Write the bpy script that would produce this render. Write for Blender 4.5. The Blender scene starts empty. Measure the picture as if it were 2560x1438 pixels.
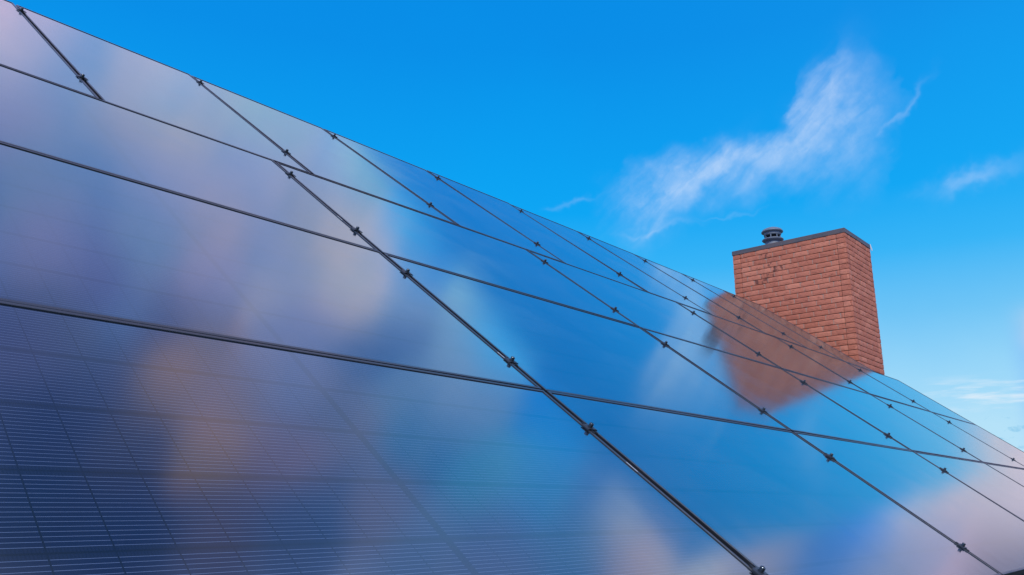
import bpy, bmesh, math, random
from mathutils import Vector, Matrix

random.seed(7)
scene = bpy.context.scene
COL = scene.collection
R = math.radians

# ------------------------------------------------------------------ camera
S = 1.18                                   # metres per fitted roof unit
CAM_Z = 2.7
PITCH = 14.986
cam_d = bpy.data.cameras.new("camera")
cam = bpy.data.objects.new("camera", cam_d)
COL.objects.link(cam)
cam.location = (0, 0, CAM_Z)
cam.rotation_euler = (R(90 + PITCH), 0, 0)
cam_d.sensor_width = 36.0
cam_d.lens = 36.0 * 2058.59 / 2560
cam_d.clip_start = 0.02
cam_d.clip_end = 5000
scene.camera = cam

# ------------------------------------------------------------------ exposure
scene.view_settings.view_transform = 'Standard'
scene.view_settings.look = 'None'
scene.view_settings.exposure = 0
scene.view_settings.gamma = 1

# ------------------------------------------------------------------ sun
SUN_AZ, SUN_EL = 182.0, 44.0               # behind the camera
sd = bpy.data.lights.new("sun", 'SUN')
sd.energy = 2.5
sd.angle = R(3)
sd.color = (1.0, 0.93, 0.84)
sun = bpy.data.objects.new("sun", sd)
COL.objects.link(sun)
_sd = Vector((math.sin(R(SUN_AZ)) * math.cos(R(SUN_EL)), math.cos(R(SUN_AZ)) * math.cos(R(SUN_EL)), math.sin(R(SUN_EL))))
sun.rotation_euler = (-_sd).to_track_quat('-Z', 'Y').to_euler()
sun.location = (0, -10, 20)


# ------------------------------------------------------------------ node helper
class NT:
    def __init__(self, tree):
        self.t = tree
        self.n = tree.nodes
        self.l = tree.links

    def _in(self, sock, v):
        if v is None:
            return
        if isinstance(v, bpy.types.NodeSocket):
            self.l.new(v, sock)
        else:
            sock.default_value = v

    def m(self, op, a, b=None, c=None, clamp=False):
        n = self.n.new('ShaderNodeMath')
        n.operation = op
        n.use_clamp = clamp
        for i, v in enumerate((a, b, c)):
            self._in(n.inputs[i], v)
        return n.outputs[0]

    def v(self, op, a, b=None, out=0):
        n = self.n.new('ShaderNodeVectorMath')
        n.operation = op
        self._in(n.inputs[0], a)
        if op == 'SCALE':
            self._in(n.inputs['Scale'], b)
        else:
            self._in(n.inputs[1], b)
        return n.outputs['Value' if op in ('DOT_PRODUCT', 'LENGTH', 'DISTANCE') else 'Vector']

    def xyz(self, x, y, z):
        n = self.n.new('ShaderNodeCombineXYZ')
        for i, q in enumerate((x, y, z)):
            self._in(n.inputs[i], q)
        return n.outputs[0]

    def sep(self, vec):
        n = self.n.new('ShaderNodeSeparateXYZ')
        self._in(n.inputs[0], vec)
        return n.outputs

    def noise(self, vec, scale, detail=3.0, rough=0.5, dist=0.0, color=False):
        n = self.n.new('ShaderNodeTexNoise')
        self._in(n.inputs['Vector'], vec)
        n.inputs['Scale'].default_value = scale
        n.inputs['Detail'].default_value = detail
        n.inputs['Roughness'].default_value = rough
        n.inputs['Distortion'].default_value = dist
        return n.outputs['Color' if color else 'Fac']

    def mr(self, val, a, b, c=0.0, d=1.0, smooth=True):
        n = self.n.new('ShaderNodeMapRange')
        n.interpolation_type = 'SMOOTHSTEP' if smooth else 'LINEAR'
        self._in(n.inputs['Value'], val)
        self._in(n.inputs['From Min'], a)
        self._in(n.inputs['From Max'], b)
        self._in(n.inputs['To Min'], c)
        self._in(n.inputs['To Max'], d)
        return n.outputs['Result']

    def mix(self, f, a, b, mode='MIX'):
        n = self.n.new('ShaderNodeMix')
        n.data_type = 'RGBA'
        n.blend_type = mode
        self._in(n.inputs[0], f)
        for i, q in ((6, a), (7, b)):
            if isinstance(q, tuple) and len(q) == 3:
                q = q + (1.0,)
            self._in(n.inputs[i], q)
        return n.outputs[2]

    def ramp(self, fac, stops, interp='LINEAR'):
        n = self.n.new('ShaderNodeValToRGB')
        n.color_ramp.interpolation = interp
        e = n.color_ramp.elements
        while len(e) < len(stops):
            e.new(0.5)
        for el, (p, c) in zip(e, stops):
            el.position = p
            el.color = tuple(c) + (1.0,)
        self._in(n.inputs[0], fac)
        return n.outputs[0]

    def curve(self, val, pts, x0, x1, y0, y1):
        """piecewise curve through pts (x, y), in their own units"""
        n = self.n.new('ShaderNodeFloatCurve')
        cm = n.mapping
        c = cm.curves[0]
        pp = [((x - x0) / (x1 - x0), (y - y0) / (y1 - y0)) for x, y in pts]
        c.points[0].location = pp[0]
        c.points[1].location = pp[-1]
        for p in pp[1:-1]:
            c.points.new(*p)
        cm.extend = 'HORIZONTAL'
        cm.update()
        self._in(n.inputs['Value'], self.mr(val, x0, x1, 0, 1, smooth=False))
        return self.m('MULTIPLY_ADD', n.outputs[0], y1 - y0, y0)


def dirv(az, el):
    return (math.sin(R(az)) * math.cos(R(el)), math.cos(R(az)) * math.cos(R(el)), math.sin(R(el)))


# ------------------------------------------------------------------ world: sky with clouds
world = bpy.data.worlds.new("World")
scene.world = world
world.use_nodes = True
W = NT(world.node_tree)
W.n.clear()
tc = W.n.new('ShaderNodeTexCoord')
D = W.v('NORMALIZE', tc.outputs['Generated'])
dx, dy, dz = W.sep(D)
EL = W.m('MULTIPLY', W.m('ARCSINE', dz), 57.29578)
AZ = W.m('MULTIPLY', W.m('ARCTAN2', dx, dy), 57.29578)

nish = W.n.new('ShaderNodeTexSky')
nish.sky_type = 'NISHITA'
nish.sun_disc = False
nish.sun_elevation = R(SUN_EL)
nish.sun_rotation = R(SUN_AZ)
nish.air_density = 1.0
nish.dust_density = 0.3
nish.ozone_density = 3.0
nish_c = W.v('SCALE', nish.outputs[0], 0.1)

E_ = lambda el: el / 90.0
grad = W.ramp(W.m('DIVIDE', EL, 90.0, clamp=True), [
    (E_(0), (.62, .84, .95)), (E_(5), (.50, .79, .95)), (E_(8), (.36, .71, .95)), (E_(12), (.17, .57, .93)),
    (E_(16), (.035, .46, .94)), (E_(20), (.0, .385, .92)), (E_(26), (.0, .325, .87)), (E_(31), (.0, .275, .82)), (E_(35), (.0, .265, .81)),
    (E_(37), (.0, .44, 1.03)), (E_(50), (.0, .37, 1.0)), (E_(62), (.02, .16, .62)), (E_(90), (.02, .15, .6))])
# the sky is a little paler on the right, where the horizon is brighter
pale = W.m('MULTIPLY', W.mr(AZ, 0, 60), 0.10)
sky = W.mix(pale, grad, (.06, .52, .95))
sky = W.mix(0.03, sky, nish_c)

# high clouds overhead and behind the photographer: soft lumps around given directions
warp = W.v('SUBTRACT', W.noise(D, 5.0, 3.0, .55, color=True), (.5, .5, .5))
DW = W.v('NORMALIZE', W.v('ADD', D, W.v('SCALE', warp, 0.085)))
SKY_CTRL = [  # azimuth, elevation, and the cloud or sky radiance there
    (-30.4, 43.9, 0.72, 0.55, 0.82), (-30.0, 46.2, 1.10, 0.74, 0.91), (-26.8, 45.6, 0.46, 0.50, 0.82), (-24.3, 43.6, 0.33, 0.47, 0.83),
    (-22.5, 42.4, 0.63, 0.54, 0.74), (-27.9, 47.9, 0.33, 0.42, 0.80), (-24.7, 47.1, 0.32, 0.44, 0.77), (-19.7, 42.5, 0.36, 0.53, 0.87),
    (-16.4, 41.1, 0.65, 0.58, 0.79), (-14.4, 39.2, 0.43, 0.58, 0.76), (-10.8, 38.5, 0.56, 0.60, 0.80), (-26.1, 49.1, 0.35, 0.35, 0.70),
    (-20.7, 45.4, 0.50, 0.45, 0.64), (-19.7, 48.1, 0.25, 0.38, 0.77), (-16.2, 43.8, 0.60, 0.53, 0.65), (-12.3, 43.1, 0.49, 0.49, 0.83),
    (-8.9, 42.3, 0.46, 0.49, 0.83), (-5.3, 37.9, 0.42, 0.51, 0.89), (-4.2, 35.9, 0.29, 0.63, 0.83), (2.1, 36.4, 0.05, 0.54, 1.10),
    (-2.2, 40.9, 0.86, 0.65, 0.73), (1.7, 40.5, 0.89, 0.67, 0.84), (-5.2, 41.1, 0.46, 0.45, 0.66), (-3.8, 44.0, 0.40, 0.46, 0.85),
    (-22.3, 51.3, 0.21, 0.34, 0.69), (-14.4, 47.1, 0.37, 0.43, 0.82), (-8.4, 46.2, 0.52, 0.47, 0.73), (-17.1, 53.7, 0.37, 0.37, 0.76),
    (-12.3, 50.4, 0.32, 0.45, 0.81), (-5.6, 49.6, 0.48, 0.46, 0.86), (-0.8, 45.7, 0.54, 0.55, 0.86), (3.5, 42.5, 1.04, 0.80, 0.87),
    (5.2, 37.1, 0.03, 0.39, 1.01), (9.2, 34.6, 0.35, 0.71, 1.01), (-12.5, 53.6, 0.22, 0.20, 0.58), (6.4, 39.7, 0.44, 0.62, 1.00),
    (12.8, 37.9, 0.27, 0.49, 0.89), (13.0, 34.8, 0.10, 0.77, 1.46), (8.5, 40.8, 0.07, 0.21, 0.60), (8.1, 43.8, 0.12, 0.26, 0.63),
    (4.0, 45.7, 0.27, 0.37, 0.81), (-5.7, 52.7, 0.09, 0.15, 0.43), (-1.4, 52.5, 0.47, 0.34, 0.49), (-9.0, 54.1, 0.32, 0.43, 0.86),
    (-12.9, 59.4, 0.15, 0.18, 0.47), (-12.0, 57.0, 0.17, 0.22, 0.44), (-5.9, 57.3, 0.12, 0.16, 0.40), (0.1, 55.0, 0.54, 0.36, 0.40),
    (5.8, 53.2, 0.40, 0.34, 0.54), (7.6, 49.7, 0.38, 0.42, 0.80), (-5.0, 61.9, 0.07, 0.10, 0.29), (2.9, 59.5, 0.14, 0.15, 0.32),
    (10.2, 55.3, 0.82, 0.44, 0.41), (14.5, 52.2, 0.39, 0.31, 0.55), (13.8, 47.6, 0.29, 0.34, 0.63), (5.6, 65.4, 0.06, 0.12, 0.30),
    (13.6, 62.5, 0.06, 0.13, 0.34), (17.2, 57.0, 0.19, 0.21, 0.43), (21.1, 52.6, 0.15, 0.25, 0.57), (13.3, 42.8, 0.23, 0.42, 0.81),
    (19.1, 43.5, 0.10, 0.37, 0.82), (22.7, 47.5, 0.32, 0.34, 0.63), (17.5, 39.9, 0.30, 0.49, 0.90), (23.1, 40.3, 0.13, 0.53, 0.96),
    (28.3, 44.7, 0.26, 0.41, 0.83), (30.4, 40.4, 0.16, 0.32, 0.76), (23.6, 34.6, 0.01, 0.43, 1.16), (26.6, 37.1, 0.08, 0.49, 1.06),
    (28.4, 33.3, 0.08, 0.34, 0.87), (32.3, 35.9, 0.12, 0.36, 0.79), (34.5, 32.4, 0.68, 0.57, 0.80), (30.9, 31.3, 0.68, 0.76, 1.06),
    (34.7, 29.2, 1.20, 0.93, 1.01), (36.1, 24.8, 0.54, 0.49, 0.71), (37.9, 21.6, 0.11, 0.32, 0.81), (37.4, 18.9, 0.04, 0.40, 1.22),
    (39.5, 18.5, 0.50, 0.48, 0.71), (36.2, 16.0, 0.89, 0.81, 0.94), (38.0, 14.4, 0.79, 0.60, 0.81), (37.5, 11.9, 0.79, 0.62, 0.73),
    (40.8, 12.2, 0.19, 0.15, 0.24), (40.1, 15.3, 0.70, 0.51, 0.74), (39.4, 11.7, 0.73, 0.65, 0.87), (35.6, 12.3, 0.95, 0.67, 0.66)]
acc_c = W.v('SCALE', W.mix(W.mr(W.noise(DW, 5.0, 4.0, .55), .4, .62), (.03, .3, .95), (.66, .70, 1.12)), .006)
acc_w = 0.006
for az, el, cr, cg, cb in SKY_CTRL:
    k = 1.0 / (1 - math.cos(R(1.75)))
    # each step leans on the running sum so that the evaluator keeps few values alive at once
    mad = W.n.new('ShaderNodeVectorMath')
    mad.operation = 'MULTIPLY_ADD'
    W.l.new(acc_c, mad.inputs[0])
    mad.inputs[1].default_value = (1e-7, 1e-7, 1e-7)
    W.l.new(DW, mad.inputs[2])
    d = W.v('DOT_PRODUCT', mad.outputs[0], dirv(az, el))
    g = W.m('EXPONENT', W.m('MULTIPLY_ADD', d, k * .8, -k * .8))
    acc_w = W.m('ADD', acc_w, g)
    acc_c = W.v('ADD', acc_c, W.v('SCALE', (cr, cg, cb), g))
cl_col = W.v('SCALE', acc_c, W.m('DIVIDE', 1.0, acc_w))
# small lumps inside the clouds
mott = W.mr(W.noise(DW, 10.0, 5.0, .6), .33, .67)
cl_col = W.mix(mott, W.v('MULTIPLY', cl_col, (.72, .90, .98)), W.v('MULTIPLY', cl_col, (1.25, 1.10, 1.02)))
zone = W.m('MAXIMUM', W.mr(W.m('ADD', EL, W.m('MULTIPLY', W.m('MULTIPLY', AZ, AZ), .0043)), 35.0, 36.6), W.m('MULTIPLY', W.mr(AZ, 35.7, 37.0), W.mr(AZ, 140, 100)))
zone = W.m('MAXIMUM', zone, W.m('MULTIPLY', W.m('MULTIPLY', W.mr(AZ, 31.0, 34.6), W.mr(AZ, 140, 100)), W.mr(EL, 12.5, 9.0)))
zone = W.m('MAXIMUM', zone, W.m('MULTIPLY', W.mr(AZ, -37, -41), W.mr(AZ, -140, -100)))
zone = W.m('MAXIMUM', zone, W.mr(dy, .05, -.1))
sky = W.mix(zone, sky, cl_col)

# cirrus streak: a curved band between a lower and an upper edge, frayed by stretched noise
UP = [(7.86, 22.14), (8.58, 22.62), (9.71, 22.94), (10.98, 23.37), (12.39, 23.84), (13.76, 23.91), (15.13, 24.03), (17.15, 24.13), (18.47, 24.1), (19.81, 24.48), (20.55, 25.36), (21.35, 26.81), (22.66, 27.08), (23.39, 27.78), (24.06, 28.13), (25.29, 27.9), (26.44, 27.32), (27.12, 26.95), (27.9, 25.6)]
LO = [(7.73, 18.89), (8.42, 18.73), (9.5, 18.41), (10.74, 18.87), (12.13, 19.56), (13.53, 20.49), (14.89, 20.76), (16.88, 20.83), (18.2, 21.07), (19.5, 21.29), (20.13, 21.21), (20.77, 21.26), (22.02, 21.22), (22.64, 21.25), (23.26, 21.29), (24.5, 21.47), (25.71, 21.64), (26.61, 23.16), (27.9, 24.9)]
ca, sa = math.cos(R(38)), math.sin(R(38))
rot_a = W.m('ADD', W.m('MULTIPLY', AZ, ca), W.m('MULTIPLY', EL, sa))
rot_b = W.m('SUBTRACT', W.m('MULTIPLY', EL, ca), W.m('MULTIPLY', AZ, sa))
sw = W.noise(W.xyz(AZ, EL, 0.0), .45, 3.0, .55, color=True)
swx, swy, _ = W.sep(sw)
fib_v = W.xyz(W.m('MULTIPLY_ADD', swx, 1.4, W.m('MULTIPLY', rot_a, .33)), W.m('MULTIPLY_ADD', swy, 1.4, W.m('MULTIPLY', rot_b, 1.25)), 0.0)
fib = W.noise(fib_v, 1.0, 6.0, .55)
lump = W.noise(W.xyz(AZ, EL, 3.0), .55, 4.0, .6)
AZc = W.m('ADD', AZ, W.m('MULTIPLY_ADD', swx, 2.2, -1.1))
ELc = W.m('ADD', EL, W.m('MULTIPLY_ADD', swy, 2.6, -1.3))
AZc = W.m('ADD', AZc, W.m('MULTIPLY_ADD', fib, 1.4, -.7))
up = W.curve(AZc, UP, 7, 28.5, 17, 29)
lo = W.curve(AZc, LO, 7, 28.5, 17, 29)
tt = W.m('DIVIDE', W.m('SUBTRACT', ELc, lo), W.m('SUBTRACT', up, lo))
band = W.m('MULTIPLY', W.mr(tt, -.5, .75), W.mr(tt, 1.3, .55))
ends = W.m('MULTIPLY', W.mr(AZc, 5.5, 11.0), W.mr(AZc, 28.5, 24.0))
dens = W.m('MULTIPLY', W.m('MULTIPLY', band, ends), W.m('MULTIPLY', W.m('MULTIPLY_ADD', W.mr(fib, .15, .85), .50, .24), W.mr(lump, .25, .75, .40, 1.10)), clamp=True)


def spot(az, el, ra, re, tilt=0.0, gain=1.0):
    """soft tilted ellipse in the sky"""
    a = W.m('SUBTRACT', AZc, az)
    e = W.m('SUBTRACT', ELc, el)
    c_, s_ = math.cos(R(tilt)), math.sin(R(tilt))
    p = W.m('ADD', W.m('MULTIPLY', a, c_ / ra), W.m('MULTIPLY', e, s_ / ra))
    q = W.m('SUBTRACT', W.m('MULTIPLY', e, c_ / re), W.m('MULTIPLY', a, s_ / re))
    d2 = W.m('ADD', W.m('MULTIPLY', p, p), W.m('MULTIPLY', q, q))
    return W.m('MULTIPLY', W.m('EXPONENT', W.m('MULTIPLY', d2, -1.0)), gain)


core = W.m('MULTIPLY_ADD', fib, 1.3, .15)
for a in ((12.6, 21.0, 3.2, .65, 40, .52), (22.6, 25.8, 2.8, 1.1, 55, .46), (18.0, 22.8, 4.0, .8, 8, .22),
          (27.4, 24.6, 1.7, .22, 38, .30), (31.0, 19.7, 2.2, .50, 8, .44), (4.6, 20.8, 1.4, .18, 16, .20),
          (10.6, 18.7, 2.2, .2, 3, .24), (15.5, 19.4, 2.0, .14, 6, .12)):
    dens = W.m('MULTIPLY_ADD', spot(*a), core, dens)
sky = W.mix(W.m('MULTIPLY', dens, .68, clamp=True), sky, (.66, .79, .99))
# thin bright bars near the horizon on the right, with a few bluer holes under them
bar_n = W.noise(W.xyz(W.m('MULTIPLY', AZ, .22), W.m('MULTIPLY', EL, 1.5), 7.0), 1.0, 4.0, .6)
bar = W.m('MULTIPLY', W.mr(bar_n, .45, .68), W.m('MULTIPLY', W.mr(EL, 5.3, 6.2), W.mr(EL, 8.0, 6.8)))
bar = W.m('MULTIPLY', bar, W.m('MULTIPLY', W.mr(AZ, 22, 28), .75))
sky = W.mix(bar, sky, (.80, .89, .96))
hole_n = W.noise(W.xyz(W.m('MULTIPLY', AZ, .9), W.m('MULTIPLY', EL, 1.6), 2.0), 1.3, 4.0, .6)
hole = W.m('MULTIPLY', W.mr(hole_n, .54, .68), W.m('MULTIPLY', W.mr(EL, 5.7, 5.0), W.mr(AZ, 29, 30.5)))
sky = W.mix(W.m('MULTIPLY', hole, .6), sky, (.22, .55, .80))
# faint variation of the open sky
sky = W.mix(W.m('MULTIPLY', W.mr(W.noise(D, 3.5, 4.0, .6), .45, .75), .10), sky, (.0, .40, .95))
# below the horizon
sky = W.mix(W.mr(EL, -.5, -3), sky, (.12, .14, .12))
bg = W.n.new('ShaderNodeBackground')
W.l.new(sky, bg.inputs[0])
bg.inputs[1].default_value = 1.0
wo = W.n.new('ShaderNodeOutputWorld')
W.l.new(bg.outputs[0], wo.inputs[0])

# ------------------------------------------------------------------ roof axes (fitted to the photograph's vanishing points)
A_H, A_P = 0.72164, 0.64836                # bearing of the eaves, pitch of the roof
H = Vector((math.sin(A_H), math.cos(A_H), 0))
B = Vector((-math.cos(A_H), math.sin(A_H), 0))
Vv = B * math.cos(A_P) + Vector((0, 0, math.sin(A_P)))
N = H.cross(Vv)
if N.z < 0:
    N = -N
CAM = Vector((0, 0, CAM_Z))
DCAM = 0.64718


def P(u, v, h=0.0):
    """roof coordinates (fitted units; h in metres) to world"""
    return CAM + S * (u * H + v * Vv - DCAM * N) + h * N


ROT = Matrix((H, Vv, N)).transposed().to_4x4()


# ------------------------------------------------------------------ object helpers
def mat(name):
    m = bpy.data.materials.new(name)
    m.use_nodes = True
    t = NT(m.node_tree)
    return m, t, m.node_tree.nodes['Principled BSDF']


def mesh_obj(name, bm, m, parent=None, smooth=False):
    bmesh.ops.recalc_face_normals(bm, faces=bm.faces)
    me = bpy.data.meshes.new(name)
    bm.to_mesh(me)
    bm.free()
    if smooth:
        for p in me.polygons:
            p.use_smooth = True
    for q in (m if isinstance(m, (list, tuple)) else [m]):
        me.materials.append(q)
    o = bpy.data.objects.new(name, me)
    COL.objects.link(o)
    if parent is not None:
        o.parent = parent
    return o


def thing(name, label, cat, mtx, group=None):
    o = bpy.data.objects.new(name, None)
    o.empty_display_size = .1
    COL.objects.link(o)
    o.matrix_world = mtx
    o['label'] = label
    o['category'] = cat
    if group:
        o['group'] = group
    return o


def copy_thing(src, label, mtx):
    c = src.copy()
    COL.objects.link(c)
    c.matrix_world = mtx
    c['label'] = label
    for ch in src.children:
        k = ch.copy()
        COL.objects.link(k)
        k.parent = c
        for gch in ch.children:
            g = gch.copy()
            COL.objects.link(g)
            g.parent = k
    return c


def box(bm, x0, x1, y0, y1, z0, z1, bev=0.0):
    vs = [bm.verts.new((x, y, z)) for x in (x0, x1) for y in (y0, y1) for z in (z0, z1)]
    f = [(0, 1, 3, 2), (4, 6, 7, 5), (0, 4, 5, 1), (2, 3, 7, 6), (0, 2, 6, 4), (1, 5, 7, 3)]
    fs = [bm.faces.new([vs[i] for i in q]) for q in f]
    if bev:
        es = list({e for q in fs for e in q.edges})
        bmesh.ops.bevel(bm, geom=es, offset=bev, segments=2, affect='EDGES', profile=.6)
    return vs


def lathe(bm, prof, seg=40, cx=0, cy=0):
    rings = []
    for r, z in prof:
        rings.append([bm.verts.new((cx + r * math.cos(2 * math.pi * i / seg), cy + r * math.sin(2 * math.pi * i / seg), z)) for i in range(seg)])
    for a, b in zip(rings, rings[1:]):
        for i in range(seg):
            j = (i + 1) % seg
            bm.faces.new((a[i], a[j], b[j], b[i]))
    if prof[0][0] > 0:
        bm.faces.new(rings[0])
    bm.faces.new(rings[-1])


# ------------------------------------------------------------------ materials
# solar glass over dark blue half-cut cells; UV is in metres from the panel centre (x along the long side)
CELL_X, CELL_Y, MID = 0.0891, 0.1823, 0.009
M_CELL, T, bs = mat("solar_cells_under_glass")
uv = T.n.new('ShaderNodeUVMap')
ux, uy, _ = T.sep(uv.outputs[0])
xa = T.m('SUBTRACT', T.m('ABSOLUTE', ux), MID)
mid_band = T.m('LESS_THAN', xa, 0.0)
xf = T.m('MULTIPLY', T.m('FRACT', T.m('DIVIDE', xa, CELL_X)), CELL_X)           # 0..CELL_X inside a cell
xg = T.m('LESS_THAN', T.m('MINIMUM', xf, T.m('SUBTRACT', CELL_X, xf)), 0.0013)
yf = T.m('MULTIPLY', T.m('FRACT', T.m('ADD', T.m('DIVIDE', uy, CELL_Y), 10.0)), CELL_Y)
ye = T.m('MINIMUM', yf, T.m('SUBTRACT', CELL_Y, yf))                            # distance to string edge
yg = T.m('LESS_THAN', ye, 0.0022)
BUS = 0.01048
EDGE = 0.01257
bl = T.m('ABSOLUTE', T.m('SUBTRACT', T.m('FRACT', T.m('ADD', T.m('DIVIDE', T.m('SUBTRACT', yf, EDGE), BUS), .5)), .5))
bus = T.m('LESS_THAN', bl, 0.00050 / BUS)
bus = T.m('MULTIPLY', bus, T.m('GREATER_THAN', ye, EDGE - .004))
fg = T.m('ABSOLUTE', T.m('SUBTRACT', T.m('FRACT', T.m('DIVIDE', xf, 0.00243)), .5))
fing = T.m('GREATER_THAN', fg, .32)
tooth = T.m('ABSOLUTE', T.m('SUBTRACT', T.m('FRACT', T.m('DIVIDE', xf, 0.00486)), .5))
tooth = T.m('MULTIPLY', T.m('LESS_THAN', tooth, .13), T.m('LESS_THAN', ye, EDGE - .0015))
oi = T.n.new('ShaderNodeObjectInfo')
cid = T.xyz(T.m('FLOOR', T.m('DIVIDE', ux, CELL_X)), T.m('FLOOR', T.m('DIVIDE', uy, CELL_Y)), T.m('MULTIPLY', oi.outputs['Random'], 50))
wn = T.n.new('ShaderNodeTexWhiteNoise')
T.l.new(cid, wn.inputs['Vector'])
cell = T.mix(wn.outputs['Value'], (0.00081, 0.00377, 0.02088), (0.00128, 0.00493, 0.02552))
patch = T.noise(T.xyz(T.m('MULTIPLY', ux, 1.0), uy, T.m('MULTIPLY', oi.outputs['Random'], 9)), 26.0, 3.0, .6)
cell = T.mix(T.m('MULTIPLY', T.mr(patch, .4, .75), .45), cell, (0.00406, 0.00319, 0.01972))
cell = T.mix(T.m('MULTIPLY', fing, .30), cell, (0.00580, 0.01276, 0.03480))
cell = T.mix(T.m('MULTIPLY', T.m('LESS_THAN', ye, EDGE - .0015), .6), cell, (0.00464, 0.00754, 0.01856))
cell = T.mix(T.m('MULTIPLY', tooth, .8), cell, (0.00035, 0.00116, 0.00696))
cell = T.mix(bus, cell, (0.10, 0.14, 0.225))
cell = T.mix(xg, cell, (0.00035, 0.00070, 0.00406))
cell = T.mix(yg, cell, (0.00035, 0.00058, 0.00290))
cell = T.mix(mid_band, cell, (0.00174, 0.00290, 0.00522))
edge_long = T.m('GREATER_THAN', xa, CELL_X * 11)
edge_short = T.m('GREATER_THAN', T.m('ABSOLUTE', uy), CELL_Y * 3.0)
cell = T.mix(T.m('MAXIMUM', edge_long, edge_short), cell, (0.00116, 0.00174, 0.00406))
# settled dust, a few dried drops
tcg = T.n.new('ShaderNodeTexCoord')
dust_haze = T.noise(tcg.outputs['Object'], 2.3, 5.0, .6)
cell = T.mix(T.m('MULTIPLY', T.mr(dust_haze, .45, .8), .012), cell, (.5, .45, .42))
vor = T.n.new('ShaderNodeTexVoronoi')
vor.inputs['Scale'].default_value = 4.0
T.l.new(T.xyz(ux, uy, T.m('MULTIPLY', oi.outputs['Random'], 30)), vor.inputs['Vector'])
speck = T.m('LESS_THAN', vor.outputs['Distance'], .012)
cell = T.mix(T.m('MULTIPLY', speck, .6), cell, (.10, .32, .55))
T.l.new(cell, bs.inputs['Base Color'])
bs.inputs['Roughness'].default_value = .6
bs.inputs['Specular IOR Level'].default_value = 0.0
# the textured front glass: weak mirror seen from above, strong one at a glancing angle
lw = T.n.new('ShaderNodeLayerWeight')
lw.inputs['Blend'].default_value = .5
fres = T.m('MULTIPLY_ADD', T.m('POWER', lw.outputs['Facing'], 2.0), .97, .03)
gl = T.n.new('ShaderNodeBsdfGlossy')
gl.inputs['Color'].default_value = (.76, .94, .97, 1)
rg = T.mr(T.noise(tcg.outputs['Object'], 3.0, 4.0, .6), .3, .7, .085, .115)
T.l.new(rg, gl.inputs['Roughness'])
mx = T.n.new('ShaderNodeMixShader')
T.l.new(fres, mx.inputs[0])
T.l.new(bs.outputs[0], mx.inputs[1])
T.l.new(gl.outputs[0], mx.inputs[2])
# dust film that paints pale reflected haze into the glass, strongest at flat angles
dif = T.n.new('ShaderNodeBsdfDiffuse')
dif.inputs['Color'].default_value = (.50, .47, .46, 1)
cosv = T.m('MAXIMUM', T.m('SUBTRACT', 1.0, lw.outputs['Facing']), .03)
tau = T.mr(dust_haze, .3, .75, .001, .004)
haze_film = T.m('SUBTRACT', 1.0, T.m('EXPONENT', T.m('DIVIDE', T.m('MULTIPLY', tau, -1.0), cosv)))
mx2 = T.n.new('ShaderNodeMixShader')
T.l.new(haze_film, mx2.inputs[0])
T.l.new(mx.outputs[0], mx2.inputs[1])
T.l.new(dif.outputs[0], mx2.inputs[2])
T.l.new(mx2.outputs[0], T.n['Material Output'].inputs[0])

M_FRAME, T, bs = mat("black_anodised_aluminium")
n_ = T.noise(T.n.new('ShaderNodeTexCoord').outputs['Object'], 6.0, 4.0, .6)
T.l.new(T.mix(n_, (.010, .012, .016), (.020, .022, .027)), bs.inputs['Base Color'])
T.l.new(T.mr(n_, .3, .7, .30, .42), bs.inputs['Roughness'])
bs.inputs['IOR'].default_value = 1.75

M_CLAMP, T, bs = mat("dark_clamp_metal")
n_ = T.noise(T.n.new('ShaderNodeTexCoord').outputs['Object'], 60.0, 3.0, .6)
T.l.new(T.mix(n_, (.020, .026, .032), (.045, .05, .058)), bs.inputs['Base Color'])
bs.inputs['Metallic'].default_value = .3
bs.inputs['Roughness'].default_value = .4

M_BOLT, T, bs = mat("bolt_steel")
bs.inputs['Base Color'].default_value = (.10, .12, .14, 1)
bs.inputs['Metallic'].default_value = .9
bs.inputs['Roughness'].default_value = .3

M_RAIL, T, bs = mat("mill_aluminium")
n_ = T.noise(T.n.new('ShaderNodeTexCoord').outputs['Object'], 9.0, 3.0, .6)
T.l.new(T.mix(n_, (.10, .105, .11), (.16, .165, .17)), bs.inputs['Base Color'])
bs.inputs['Metallic'].default_value = .5
bs.inputs['Roughness'].default_value = .45

M_STRIP, T, bs = mat("pale_strip_white")
bs.inputs['Base Color'].default_value = (.5, .5, .5, 1)
bs.inputs['Roughness'].default_value = .5

M_WHITE, T, bs = mat("white_plastic_scrap")
bs.inputs['Base Color'].default_value = (.82, .82, .82, 1)

M_TILE, T, bs = mat("dark_roof_tile")
n_ = T.noise(T.n.new('ShaderNodeTexCoord').outputs['Object'], 14.0, 5.0, .65)
T.l.new(T.mix(n_, (.018, .020, .022), (.05, .052, .052)), bs.inputs['Base Color'])
bs.inputs['Roughness'].default_value = .7

M_BRICK, T, bs = mat("rusticated_red_brick")
at = T.n.new('ShaderNodeVertexColor')
at.layer_name = "tone"
tr, tg, tb = T.sep(at.outputs[0])
tco = T.n.new('ShaderNodeTexCoord').outputs['Object']
fine = T.noise(tco, 42.0, 5.0, .68)
broad = T.noise(tco, 5.0, 4.0, .6)
bcol = T.mix(tr, (.51, .158, .090), (.68, .245, .148))
bcol = T.mix(T.m('MULTIPLY', T.mr(fine, .45, .8), .35), bcol, (.60, .26, .17))
bcol = T.mix(T.m('MULTIPLY', T.mr(broad, .42, .72), .32), bcol, (.30, .085, .06))
# burnt bricks and soot smudges that belong to single bricks
smv = T.v('MULTIPLY', tco, (1.0, 1.0, .7))
smut = T.mr(T.noise(smv, 17.0, 4.0, .7), .46, .62)
bcol = T.mix(T.m('MULTIPLY', T.m('MULTIPLY', tg, smut), .9), bcol, (.05, .022, .022))
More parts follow.
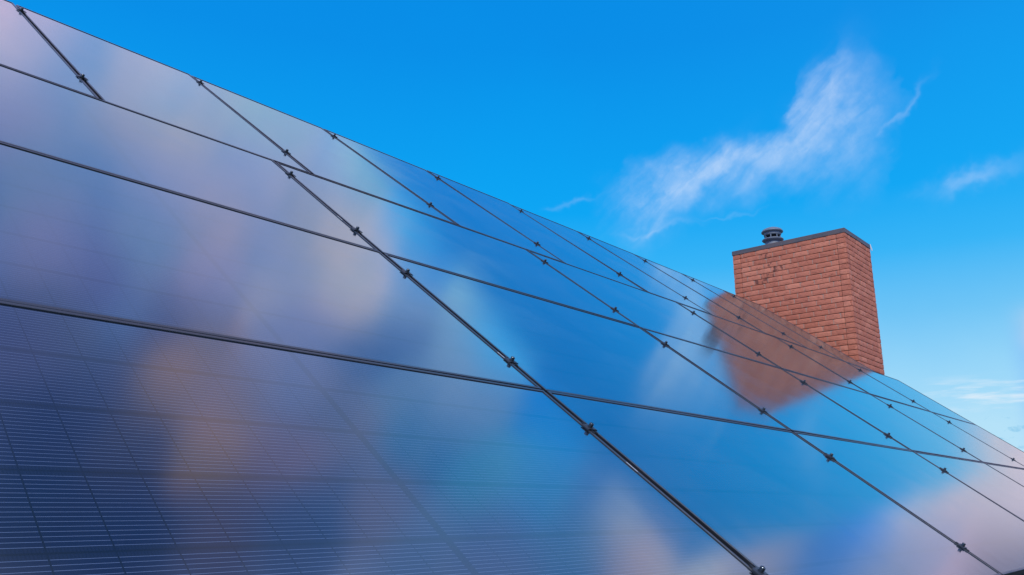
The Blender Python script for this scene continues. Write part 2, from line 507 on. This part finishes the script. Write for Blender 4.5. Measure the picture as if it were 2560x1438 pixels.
# cut marks: short dark crevices along the face
cv = T.v('MULTIPLY', tco, (9.0, 9.0, 38.0))
crev = T.mr(T.noise(cv, 1.6, 2.0, .5, 1.2), .60, .68)
bcol = T.mix(T.m('MULTIPLY', crev, .45), bcol, (.16, .05, .03))
T.l.new(bcol, bs.inputs['Base Color'])
bs.inputs['Roughness'].default_value = .85
bmp = T.n.new('ShaderNodeBump')
bmp.inputs['Strength'].default_value = .45
bmp.inputs['Distance'].default_value = .004
hgt = T.m('SUBTRACT', T.noise(T.v('MULTIPLY', tco, (14.0, 14.0, 30.0)), 1.8, 5.0, .65), T.m('MULTIPLY', crev, .6))
T.l.new(hgt, bmp.inputs['Height'])
T.l.new(bmp.outputs[0], bs.inputs['Normal'])

M_MORTAR, T, bs = mat("pale_mortar")
n_ = T.noise(T.n.new('ShaderNodeTexCoord').outputs['Object'], 30.0, 4.0, .6)
T.l.new(T.mix(n_, (.38, .235, .175), (.46, .31, .24)), bs.inputs['Base Color'])
bs.inputs['Roughness'].default_value = .95

M_CORE, T, bs = mat("shade_darkened_joint_mortar")  # mortar darkened to paint the shade of the recessed joints into its colour
n_ = T.noise(T.n.new('ShaderNodeTexCoord').outputs['Object'], 30.0, 4.0, .6)
T.l.new(T.mix(n_, (.10, .055, .04), (.16, .09, .07)), bs.inputs['Base Color'])
bs.inputs['Roughness'].default_value = .95

M_COPING, T, bs = mat("weathered_brown_grey_sheet_metal")
tco = T.n.new('ShaderNodeTexCoord').outputs['Object']
n_ = T.noise(T.v('MULTIPLY', tco, (1, 1, 3)), 4.0, 5.0, .65)
T.l.new(T.ramp(n_, [(.3, (.085, .09, .105)), (.5, (.13, .115, .118)), (.68, (.17, .11, .095))]), bs.inputs['Base Color'])
bs.inputs['Roughness'].default_value = .55
bs.inputs['Metallic'].default_value = .25

M_VENT, T, bs = mat("grey_painted_steel")
n_ = T.noise(T.n.new('ShaderNodeTexCoord').outputs['Object'], 12.0, 4.0, .6)
T.l.new(T.mix(n_, (.11, .145, .19), (.17, .21, .26)), bs.inputs['Base Color'])
bs.inputs['Roughness'].default_value = .5

M_DARK, T, bs = mat("matt_black")  # near-black, for the throat between collar and lid
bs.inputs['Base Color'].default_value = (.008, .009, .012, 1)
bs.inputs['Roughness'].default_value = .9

M_WALL, T, bs = mat("painted_timber_wall")
bs.inputs['Base Color'].default_value = (.55, .53, .48, 1)
bs.inputs['Roughness'].default_value = .7

M_GRASS, T, bs = mat("lawn_green")
n_ = T.noise(T.n.new('ShaderNodeTexCoord').outputs['Object'], 1.2, 6.0, .7)
T.l.new(T.mix(n_, (.03, .055, .015), (.075, .11, .03)), bs.inputs['Base Color'])
bs.inputs['Roughness'].default_value = .9

# ------------------------------------------------------------------ ground
bm = bmesh.new()
bmesh.ops.create_grid(bm, x_segments=2, y_segments=2, size=900)
g = mesh_obj("ground", bm, M_GRASS)
g['kind'] = 'structure'

# ------------------------------------------------------------------ house under the array
ROOF_H = -0.15                             # tile crests below the panel plane (m)
U0, U1, VE, VR = -1.6, 11.3, 0.20, 5.45     # gables, eave, ridge (fitted units)
house = thing("house", "low house with dark tiled roof carrying the solar panels", "house", Matrix.Translation(Vector((P(5, 0).x, P(5, 0).y, 0))))
inv = house.matrix_world.inverted()


def roof_slope(flip):
    """one pitched slope: pantile waves across it, stepped courses down it"""
    bm = bmesh.new()
    nu, nv = 460, 30
    apex = P(0, VR, ROOF_H)
    grid = []
    for j in range(nv + 1):
        for s_ in (0, 1):
            v = VE + (VR - VE) * j / nv
            row = []
            for i in range(nu + 1):
                u = U0 + (U1 - U0) * i / nu
                hh = ROOF_H - .012 + .012 * math.cos(2 * math.pi * u * S / .20) + (0.0 if s_ else -.022)
                p = P(u, v, hh)
                if flip:
                    q = p - apex
                    b = q.dot(B)
                    p = p - 2 * b * B
                row.append(bm.verts.new(inv @ p))
            grid.append(row)
    for a, b in zip(grid, grid[1:]):
        for i in range(nu):
            bm.faces.new((a[i], a[i + 1], b[i + 1], b[i]))
    return bm


roof = mesh_obj("roof", roof_slope(False), M_TILE, house, smooth=True)
roof2 = mesh_obj("roof", roof_slope(True), M_TILE, house, smooth=True)
bm = bmesh.new()
eave = P(0, VE + .35, ROOF_H - .06)
ridge = P(0, VR, ROOF_H - .06)
depth = (ridge - eave).dot(B)
prof = [(0, 0.0), (0, eave.z), (depth, ridge.z), (2 * depth, eave.z), (2 * depth, 0.0)]
ring = []
for u in (U0 + .2, U1 - .2):
    base = P(u, VE + .35, ROOF_H - .06)
    ring.append([bm.verts.new(inv @ Vector((base.x + B.x * d, base.y + B.y * d, z))) for d, z in prof])
bm.faces.new(ring[0])
bm.faces.new(ring[1][::-1])
for i in range(5):
    j = (i + 1) % 5
    if i in (1, 2):
        continue
    bm.faces.new((ring[0][i], ring[0][j], ring[1][j], ring[1][i]))
mesh_obj("wall", bm, M_WALL, house)
bm = bmesh.new()
gp = [(math.cos(a) * .065, math.sin(a) * .065) for a in [math.pi + math.pi * k / 10 for k in range(11)]]
rows = []
for u in (U0, U1):
    o = P(u, VE - .03, ROOF_H - .03)
    rows.append([bm.verts.new(inv @ (o + B * a + Vector((0, 0, b)))) for a, b in gp])
for i in range(10):
    bm.faces.new((rows[0][i], rows[0][i + 1], rows[1][i + 1], rows[1][i]))
gut = mesh_obj("gutter", bm, M_VENT, house, smooth=True)
gut.modifiers.new("thick", 'SOLIDIFY').thickness = .004

# ------------------------------------------------------------------ solar panels
LONG, SHORT = 1.725 * S, .947 * S
FW, FT, LIP = .0105, .036, .0030            # frame face width, thickness, lip above the glass


def frame_bm(L, Wd):
    """mitred aluminium frame, top at z=0"""
    bm = bmesh.new()
    prof = [(0.0, -FT), (0.0, -.0008), (.0008, 0.0), (FW - .0008, 0.0), (FW, -.0008), (FW, -LIP - .003), (.0022, -LIP - .003), (.0022, -FT + .002), (.022, -FT + .002), (.022, -FT)]
    rings = []
    for sx, sy in ((-1, -1), (1, -1), (1, 1), (-1, 1)):
        rings.append([bm.verts.new((sx * (L / 2 - o), sy * (Wd / 2 - o), z)) for o, z in prof])
    k = len(prof)
    for a in range(4):
        b = (a + 1) % 4
        for i in range(k):
            j = (i + 1) % k
            bm.faces.new((rings[a][i], rings[b][i], rings[b][j], rings[a][j]))
    return bm


def glass_bm(L, Wd, portrait):
    bm = bmesh.new()
    x, y = L / 2 - FW + .002, Wd / 2 - FW + .002
    vs = [bm.verts.new((a, b, -LIP)) for a, b in ((-x, -y), (x, -y), (x, y), (-x, y))]
    lo = [bm.verts.new((q.co.x, q.co.y, -LIP - .0028)) for q in vs]
    fs = [bm.faces.new(vs), bm.faces.new(lo[::-1])]
    for i in range(4):
        j = (i + 1) % 4
        fs.append(bm.faces.new((vs[i], lo[i], lo[j], vs[j])))
    lay = bm.loops.layers.uv.new("UVMap")
    for f in fs:
        for lp in f.loops:
            c = lp.vert.co
            lp[lay].uv = (c.y, c.x) if portrait else (c.x, c.y)
    return bm


def panel_proto(name, label, L, Wd, portrait, mtx, group):
    t = thing(name, label, "solar panel", mtx, group)
    mesh_obj("frame", frame_bm(L, Wd), M_FRAME, t)
    mesh_obj("glass", glass_bm(L, Wd, portrait), M_CELL, t)
    return t


def seat(u, v):
    """a panel is never seated perfectly: a hair of tilt and slip"""
    t_ = Matrix.Rotation(R(random.uniform(-.13, .13)), 4, 'X') @ Matrix.Rotation(R(random.uniform(-.10, .10)), 4, 'Y')
    return at(u + random.uniform(-.001, .001), v + random.uniform(-.0012, .0012), random.uniform(-.0008, .0004)) @ t_


def at(u, v, h=0.0):
    return Matrix.Translation(P(u, v, h)) @ ROT


O1, W1, O2, W2 = 1.1053, .96412, 1.8581, 1.742
VROW = [5.0333, 3.3423, 2.3654, 1.4034, .4590]
ordn = ["first", "second", "third", "fourth", "fifth", "sixth", "seventh", "eighth", "ninth", "tenth"]
GP = "black framed solar panels covering the roof"
T_LEN = (VROW[0] - VROW[1] - .004) * S
proto = None
for k in range(10):
    i = k - 1
    u = O1 + (i + .5) * W1
    v = (VROW[0] + VROW[1] + .004) / 2
    if k == 0:
        lab = "upright solar panel in the top row cut off by the photo's left edge"
    elif k == 9:
        lab = "upright solar panel ending the top row at the foot of the chimney"
    else:
        lab = "upright solar panel in the top row, %s from the left" % ordn[k]
    if proto is None:
        proto = panel_proto("solar_panel", lab, SHORT, T_LEN, True, seat(u, v), GP)
    else:
        copy_thing(proto, lab, seat(u, v))
proto = None
row_words = {1: "in the second row from the top", 2: "in the third row from the top", 3: "in the lowest row"}
panels = {}
for r in (1, 2, 3):
    proto = None
    short = (VROW[r] - VROW[r + 1]) * S - .006
    for j in range(-1, 5 if r < 3 else 4):
        u = O2 + (j + .5) * W2
        v = (VROW[r] + VROW[r + 1]) / 2
        k = j + 1
        if k == 0:
            lab = "wide solar panel %s, cut by photo's left edge" % row_words[r]
            if r == 3:
                lab = "nearest solar panel, lowest row, fine white cell lines across its dark blue glass"
        elif r < 3 and j == 4:
            lab = "wide solar panel at the far right end %s" % row_words[r].replace("in ", "of ", 1)
        else:
            lab = "wide solar panel %s, %s from the left" % (row_words[r], ordn[k])
        if proto is None:
            proto = panel_proto("solar_panel", lab, LONG, short, False, seat(u, v), GP)
            panels[r, j] = proto
        else:
            panels[r, j] = copy_thing(proto, lab, seat(u, v))
# pale flat strips on the frame edges
for (r, j, yy, ln) in ((3, -1, .085, .05), (1, -1, -.24, .05), (2, -1, -.36, .045)):
    bm = bmesh.new()
    box(bm, LONG / 2 - FW + .001, LONG / 2 - .006, yy, yy + ln, .0002, .0007)
    mesh_obj("pale_strip", bm, M_STRIP, panels[r, j])

# ------------------------------------------------------------------ rails under the panels
rail_v = [4.86, 3.645, 3.164, 2.56, 2.184, 1.566, 1.205, .618]
mf = thing("mounting_frame", "aluminium rails running under the solar panels between panel gaps", "mounting rails", at(O1, 2.5))
imf = mf.matrix_world.inverted()
for q, v in enumerate(rail_v):
    bm = bmesh.new()
    uL, uR = (-.1, 9.7) if q < 2 else (.0, 10.5)
    x0, x1 = (uL - O1) * S, (uR - O1) * S
    y = (v - 2.5) * S
    box(bm, x0, x1, y - .02, y + .02, -FT - .041, -FT - .0005, .002)
    # roof hooks
    n_h = 9
    for h in range(n_h):
        x = x0 + (x1 - x0) * (h + .5) / n_h
        box(bm, x - .015, x + .015, y + .0215, y + .0275, ROOF_H - .03, -FT - .015)
    mesh_obj("rail", bm, M_RAIL, mf)

# ------------------------------------------------------------------ clamps
def clamp_proto(label, mtx):
    t = thing("panel_clamp", label, "clamp", mtx, "clamps in the gaps between panels")
    bm = bmesh.new()
    # channel sunk in the gap, crossed by a plate whose wings grip both frames
    for sx in (-1, 1):
        box(bm, sx * .0078 - .0014, sx * .0078 + .0014, -.031, .031, -.014, .0032, .0005)
    box(bm, -.0064, .0064, -.031, .031, -.014, -.0112)
    vs = []
    prof = [(-.025, .0004), (-.0245, .0036), (-.016, .0058), (.016, .0058), (.0245, .0036), (.025, .0004), (.0185, .0008), (.015, .0030), (-.015, .0030), (-.0185, .0008)]
    rings = []
    for y in (-.015, .015):
        rings.append([bm.verts.new((x, y, z)) for x, z in prof])
    for i in range(len(prof)):
        j = (i + 1) % len(prof)
        bm.faces.new((rings[0][i], rings[0][j], rings[1][j], rings[1][i]))
    bm.faces.new(rings[0])
    bm.faces.new(rings[1][::-1])
    mesh_obj("bracket", bm, M_CLAMP, t)
    bm = bmesh.new()
    lathe(bm, [(.0042, -.06), (.0042, .0055), (.0098, .0059), (.0098, .0078), (.0074, .0080), (.0074, .0180), (.0066, .0190), (.0038, .0190), (.0036, .0130)], 20)
    mesh_obj("bolt", bm, M_BOLT, t)
    return t


cp = None


def place_clamp(u, v, label):
    global cp
    m = at(u, v)
    if cp is None:
        cp = clamp_proto(label, m)
    else:
        copy_thing(cp, label, m)


for i in range(0, 9):
    for v, wd in ((4.86, "upper"), (3.645, "lower")):
        if i == 0:
            gap = "first gap of the top panel row"
        elif i == 8:
            gap = "last top-row gap beside the chimney foot"
        else:
            gap = "%s gap of the top panel row" % ordn[i]
        place_clamp(O1 + i * W1, v, "%s bolted clamp in the %s" % (wd, gap))
rw = {1: "second panel row from the top", 2: "third panel row from the top", 3: "lowest panel row"}
for r, vs in ((1, (3.164, 2.56)), (2, (2.184, 1.566)), (3, (1.205, .618))):
    for j in range(0, 5 if r < 3 else 4):
        for v, wd in zip(vs, ("upper", "lower")):
            if r == 3 and ((j == 2 and wd == "lower") or j == 3):
                continue
            place_clamp(O2 + j * W2, v, "%s bolted clamp in the %s gap of the %s" % (wd, ordn[j], rw[r]))

# ------------------------------------------------------------------ chimney
TCH = 11.5 * S


def view_ray(px, py):
    """direction of a photograph pixel, used once to read off the chimney's height and plan"""
    a, b = (px - 1280) / 2058.59, (719 - py) / 2058.59
    cp_, sp_ = math.cos(R(PITCH)), math.sin(R(PITCH))
    return Vector((a, cp_ - b * sp_, sp_ + b * cp_)).normalized()


corner = CAM + view_ray(2110, 581) * TCH   # top of the brickwork at the near corner
CW, CD = 1.546 * S, .925 * S               # front width (up the slope), side depth (along the ridge)
COURSE = .0826
NC = 27
zt = corner.z
zb = zt - NC * COURSE
CM = Matrix((H, B, Vector((0, 0, 1)))).transposed().to_4x4()
CM.translation = Vector((corner.x, corner.y, zb))
chim = thing("brick_chimney", "broad red brick chimney with metal cap standing behind the panels", "chimney", CM)
HT = zt - zb
bm_b = bmesh.new()
tone = bm_b.loops.layers.color.new("tone")
rng = random.Random(11)
JV, JH = .010, .009
PROJ = .014


def brick(face, a0, a1, z0, z1, sm):
    """one rough-faced brick. face 0: front (x=0, runs along y); 1: side (y=0, along x); 2,3: the far sides"""
    n_a = max(2, int((a1 - a0) / .035))
    n_z = 3
    tilt = rng.uniform(.0005, .0025)
    push = rng.uniform(-.0012, .0012)
    tn = rng.random()
    col = (tn, sm, 0, 1)

    def pos(a, z, d):
        if face == 0:
            return Vector((-d, a, z))
        if face == 1:
            return Vector((a, -d, z))
        if face == 2:
            return Vector((CD + d, a, z))
        return Vector((a, CW + d, z))
    front = []
    for k in range(n_z + 1):
        row = []
        for i in range(n_a + 1):
            ta, tz = i / n_a, k / n_z
            e = min(ta * (a1 - a0), (1 - ta) * (a1 - a0))
            d = PROJ + push - tilt * tz
            if 0 < k < n_z and 0 < i < n_a:
                d += rng.uniform(.000, .0022)
            if i in (0, n_a):
                d -= .003
            if k in (0, n_z):
                d -= .0015
            aa = a0 + (a1 - a0) * ta + (rng.uniform(-.002, .002) if i in (0, n_a) else 0)
            zz = z0 + (z1 - z0) * tz + (rng.uniform(-.0013, .0013) if k in (0, n_z) else 0)
            row.append(bm_b.verts.new(pos(aa, zz, d)))
        front.append(row)
    fs = []
    for a, b in zip(front, front[1:]):
        for i in range(n_a):
            fs.append(bm_b.faces.new((a[i], a[i + 1], b[i + 1], b[i])))
    rim = [front[0][i] for i in range(n_a + 1)] + [front[k][n_a] for k in range(1, n_z + 1)] + [front[n_z][i] for i in range(n_a - 1, -1, -1)] + [front[k][0] for k in range(n_z - 1, 0, -1)]
    back = []
    for v in rim:
        c = v.co.copy()
        if face == 0:
            c.x = .02
        elif face == 1:
            c.y = .02
        elif face == 2:
            c.x = CD - .02
        else:
            c.y = CW - .02
        back.append(bm_b.verts.new(c))
    for i in range(len(rim)):
        j = (i + 1) % len(rim)
        fs.append(bm_b.faces.new((rim[i], rim[j], back[j], back[i])))
    for f in fs:
        for lp in f.loops:
            lp[tone] = col


CORN = .118
BL_ = .229
for c in range(NC):
    z0, z1 = c * COURSE + JH, (c + 1) * COURSE
    row_top = NC - 1 - c
    for face, Lf in ((0, CW), (1, CD), (2, CW), (3, CD)):
        p_ = -PROJ if face in (0, 1) else -PROJ
        # corner pieces, continuous joints beside them
        segs = [(p_ + (.001 if face in (1, 3) else 0), CORN), (Lf - CORN, Lf - p_ - (.001 if face in (1, 3) else 0))]
        a = CORN + JV * .6
        end = Lf - CORN - JV * .6
        # half-bond: three alternating offsets so that the joints climb in a rake
        off = [0.0, .5, .25, .75][c % 4] * BL_ if face in (0, 2) else [0.2, .7, .45, .95][c % 4] * BL_
        x = a - off
        while x < end:
            s0, s1 = max(x, a), min(x + BL_ - JV, end)
            if s1 - s0 > .03:
                segs.append((s0, s1))
            x += BL_
        for s0, s1 in segs:
            sm = 0.0
            if face == 0:
                yc = (s0 + s1) / 2
                # soot under the flue
                if abs(yc - 1.24) < .20 and 1 <= row_top <= 6:
                    sm = rng.choice((.0, .6, 1.0, .9))
                elif rng.random() < .014:
                    sm = rng.uniform(.5, 1)
            elif rng.random() < .03:
                sm = rng.uniform(.3, .7)
            brick(face, s0, s1, z0, z1, sm)
    # mortar between the bricks of this course, set back from their faces
    nf = len(bm_b.faces)
    cj = CORN + JV * .6
    box(bm_b, -.0085, CD + .0085, cj, CW - cj, z0 + .001, z1 - .002)
    box(bm_b, cj, CD - cj, -.0083, CW + .0083, z0 + .001, z1 - .002)
    bm_b.faces.ensure_lookup_table()
    for f in bm_b.faces[nf:]:
        f.material_index = 1
nf = len(bm_b.faces)
box(bm_b, .004, CD - .004, .004, CW - .004, -.25, HT - .001)
bm_b.faces.ensure_lookup_table()
for f in bm_b.faces[nf:]:
    f.material_index = 2
mesh_obj("brickwork", bm_b, (M_BRICK, M_MORTAR, M_CORE), chim)
# sheet-metal cap with folded fascia and standing seams
bm = bmesh.new()
ov = .020
outer = [(-ov, -ov), (CD + ov, -ov), (CD + ov, CW + ov), (-ov, CW + ov)]
CH = .070
t_ = .004
prof = [(0, -.002), (0, CH - .004), (.004, CH), (.30, CH + .028), (.30, CH - .03), (.006, CH - .03), (.006, -.002)]
rings = []
for (x, y), (sx, sy) in zip(outer, ((1, 1), (-1, 1), (-1, -1), (1, -1))):
    rings.append([bm.verts.new((x + sx * o, y + sy * o, HT + z)) for o, z in prof])
for a in range(4):
    b = (a + 1) % 4
    for i in range(len(prof)):
        j = (i + 1) % len(prof)
        bm.faces.new((rings[a][i], rings[b][i], rings[b][j], rings[a][j]))
bm.faces.new([r_[3] for r_ in rings])
cap = mesh_obj("cap", bm, M_COPING, chim)
for y in (.46, 1.02, 1.50):
    bm = bmesh.new()
    box(bm, -ov - .0022, -ov + .002, y, y + .016, HT - .001, HT + CH - .002)
    mesh_obj("seam", bm, M_COPING, cap)
bm = bmesh.new()
box(bm, .50, .516, -ov - .0022, -ov + .002, HT - .001, HT + CH - .002)
mesh_obj("seam", bm, M_COPING, cap)
# pale torn scrap at the far corner of the cap
bm = bmesh.new()
vs = [bm.verts.new(q) for q in ((CD + ov - .01, -ov - .003, HT + .075), (CD + ov + .016, -ov - .006, HT + .072), (CD + ov + .085, -ov - .004, HT - .015), (CD + ov + .045, -ov - .002, HT - .022), (CD + ov + .003, -ov - .002, HT + .005))]
bm.faces.new(vs)
sc_ = mesh_obj("torn_flashing", bm, M_WHITE, chim)
sc_.modifiers.new("thick", 'SOLIDIFY').thickness = .003

# flue terminal: pipe, spreading collar, louvred neck and lid
vx, vy, vz = CD * .5, 1.36, HT + CH + .075
vent = bpy.data.objects.new("flue_vent", None)
COL.objects.link(vent)
vent.parent = chim
vent.location = (vx, vy, vz)
vent.scale = (.85, .85, 1.2)
bm = bmesh.new()
lathe(bm, [(.155, -.07), (.150, .0), (.148, .12)], 48)
mesh_obj("pipe", bm, M_VENT, vent, smooth=True)
bm = bmesh.new()
lathe(bm, [(.150, .105), (.178, .112), (.205, .126), (.208, .134), (.200, .142), (.160, .152), (.13, .154)], 48)
mesh_obj("collar", bm, M_VENT, vent, smooth=True)
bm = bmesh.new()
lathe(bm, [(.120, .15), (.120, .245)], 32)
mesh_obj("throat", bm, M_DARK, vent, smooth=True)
bm = bmesh.new()
for k in range(8):
    a = 2 * math.pi * k / 8 + .2
    c_, s_ = math.cos(a), math.sin(a)
    vs = box(bm, .145, .158, -.010, .010, .15, .205)
    bmesh.ops.rotate(bm, verts=vs, cent=(0, 0, 0), matrix=Matrix.Rotation(a, 3, 'Z'))
lathe(bm, [(.158, .196), (.166, .205), (.166, .245), (.14, .248)], 48)
mesh_obj("neck", bm, M_VENT, vent)
bm = bmesh.new()
lathe(bm, [(.150, .236), (.205, .243), (.210, .250), (.208, .258), (.18, .284), (.12, .304), (.05, .311), (.01, .312)], 48)
mesh_obj("lid", bm, M_VENT, vent, smooth=True)
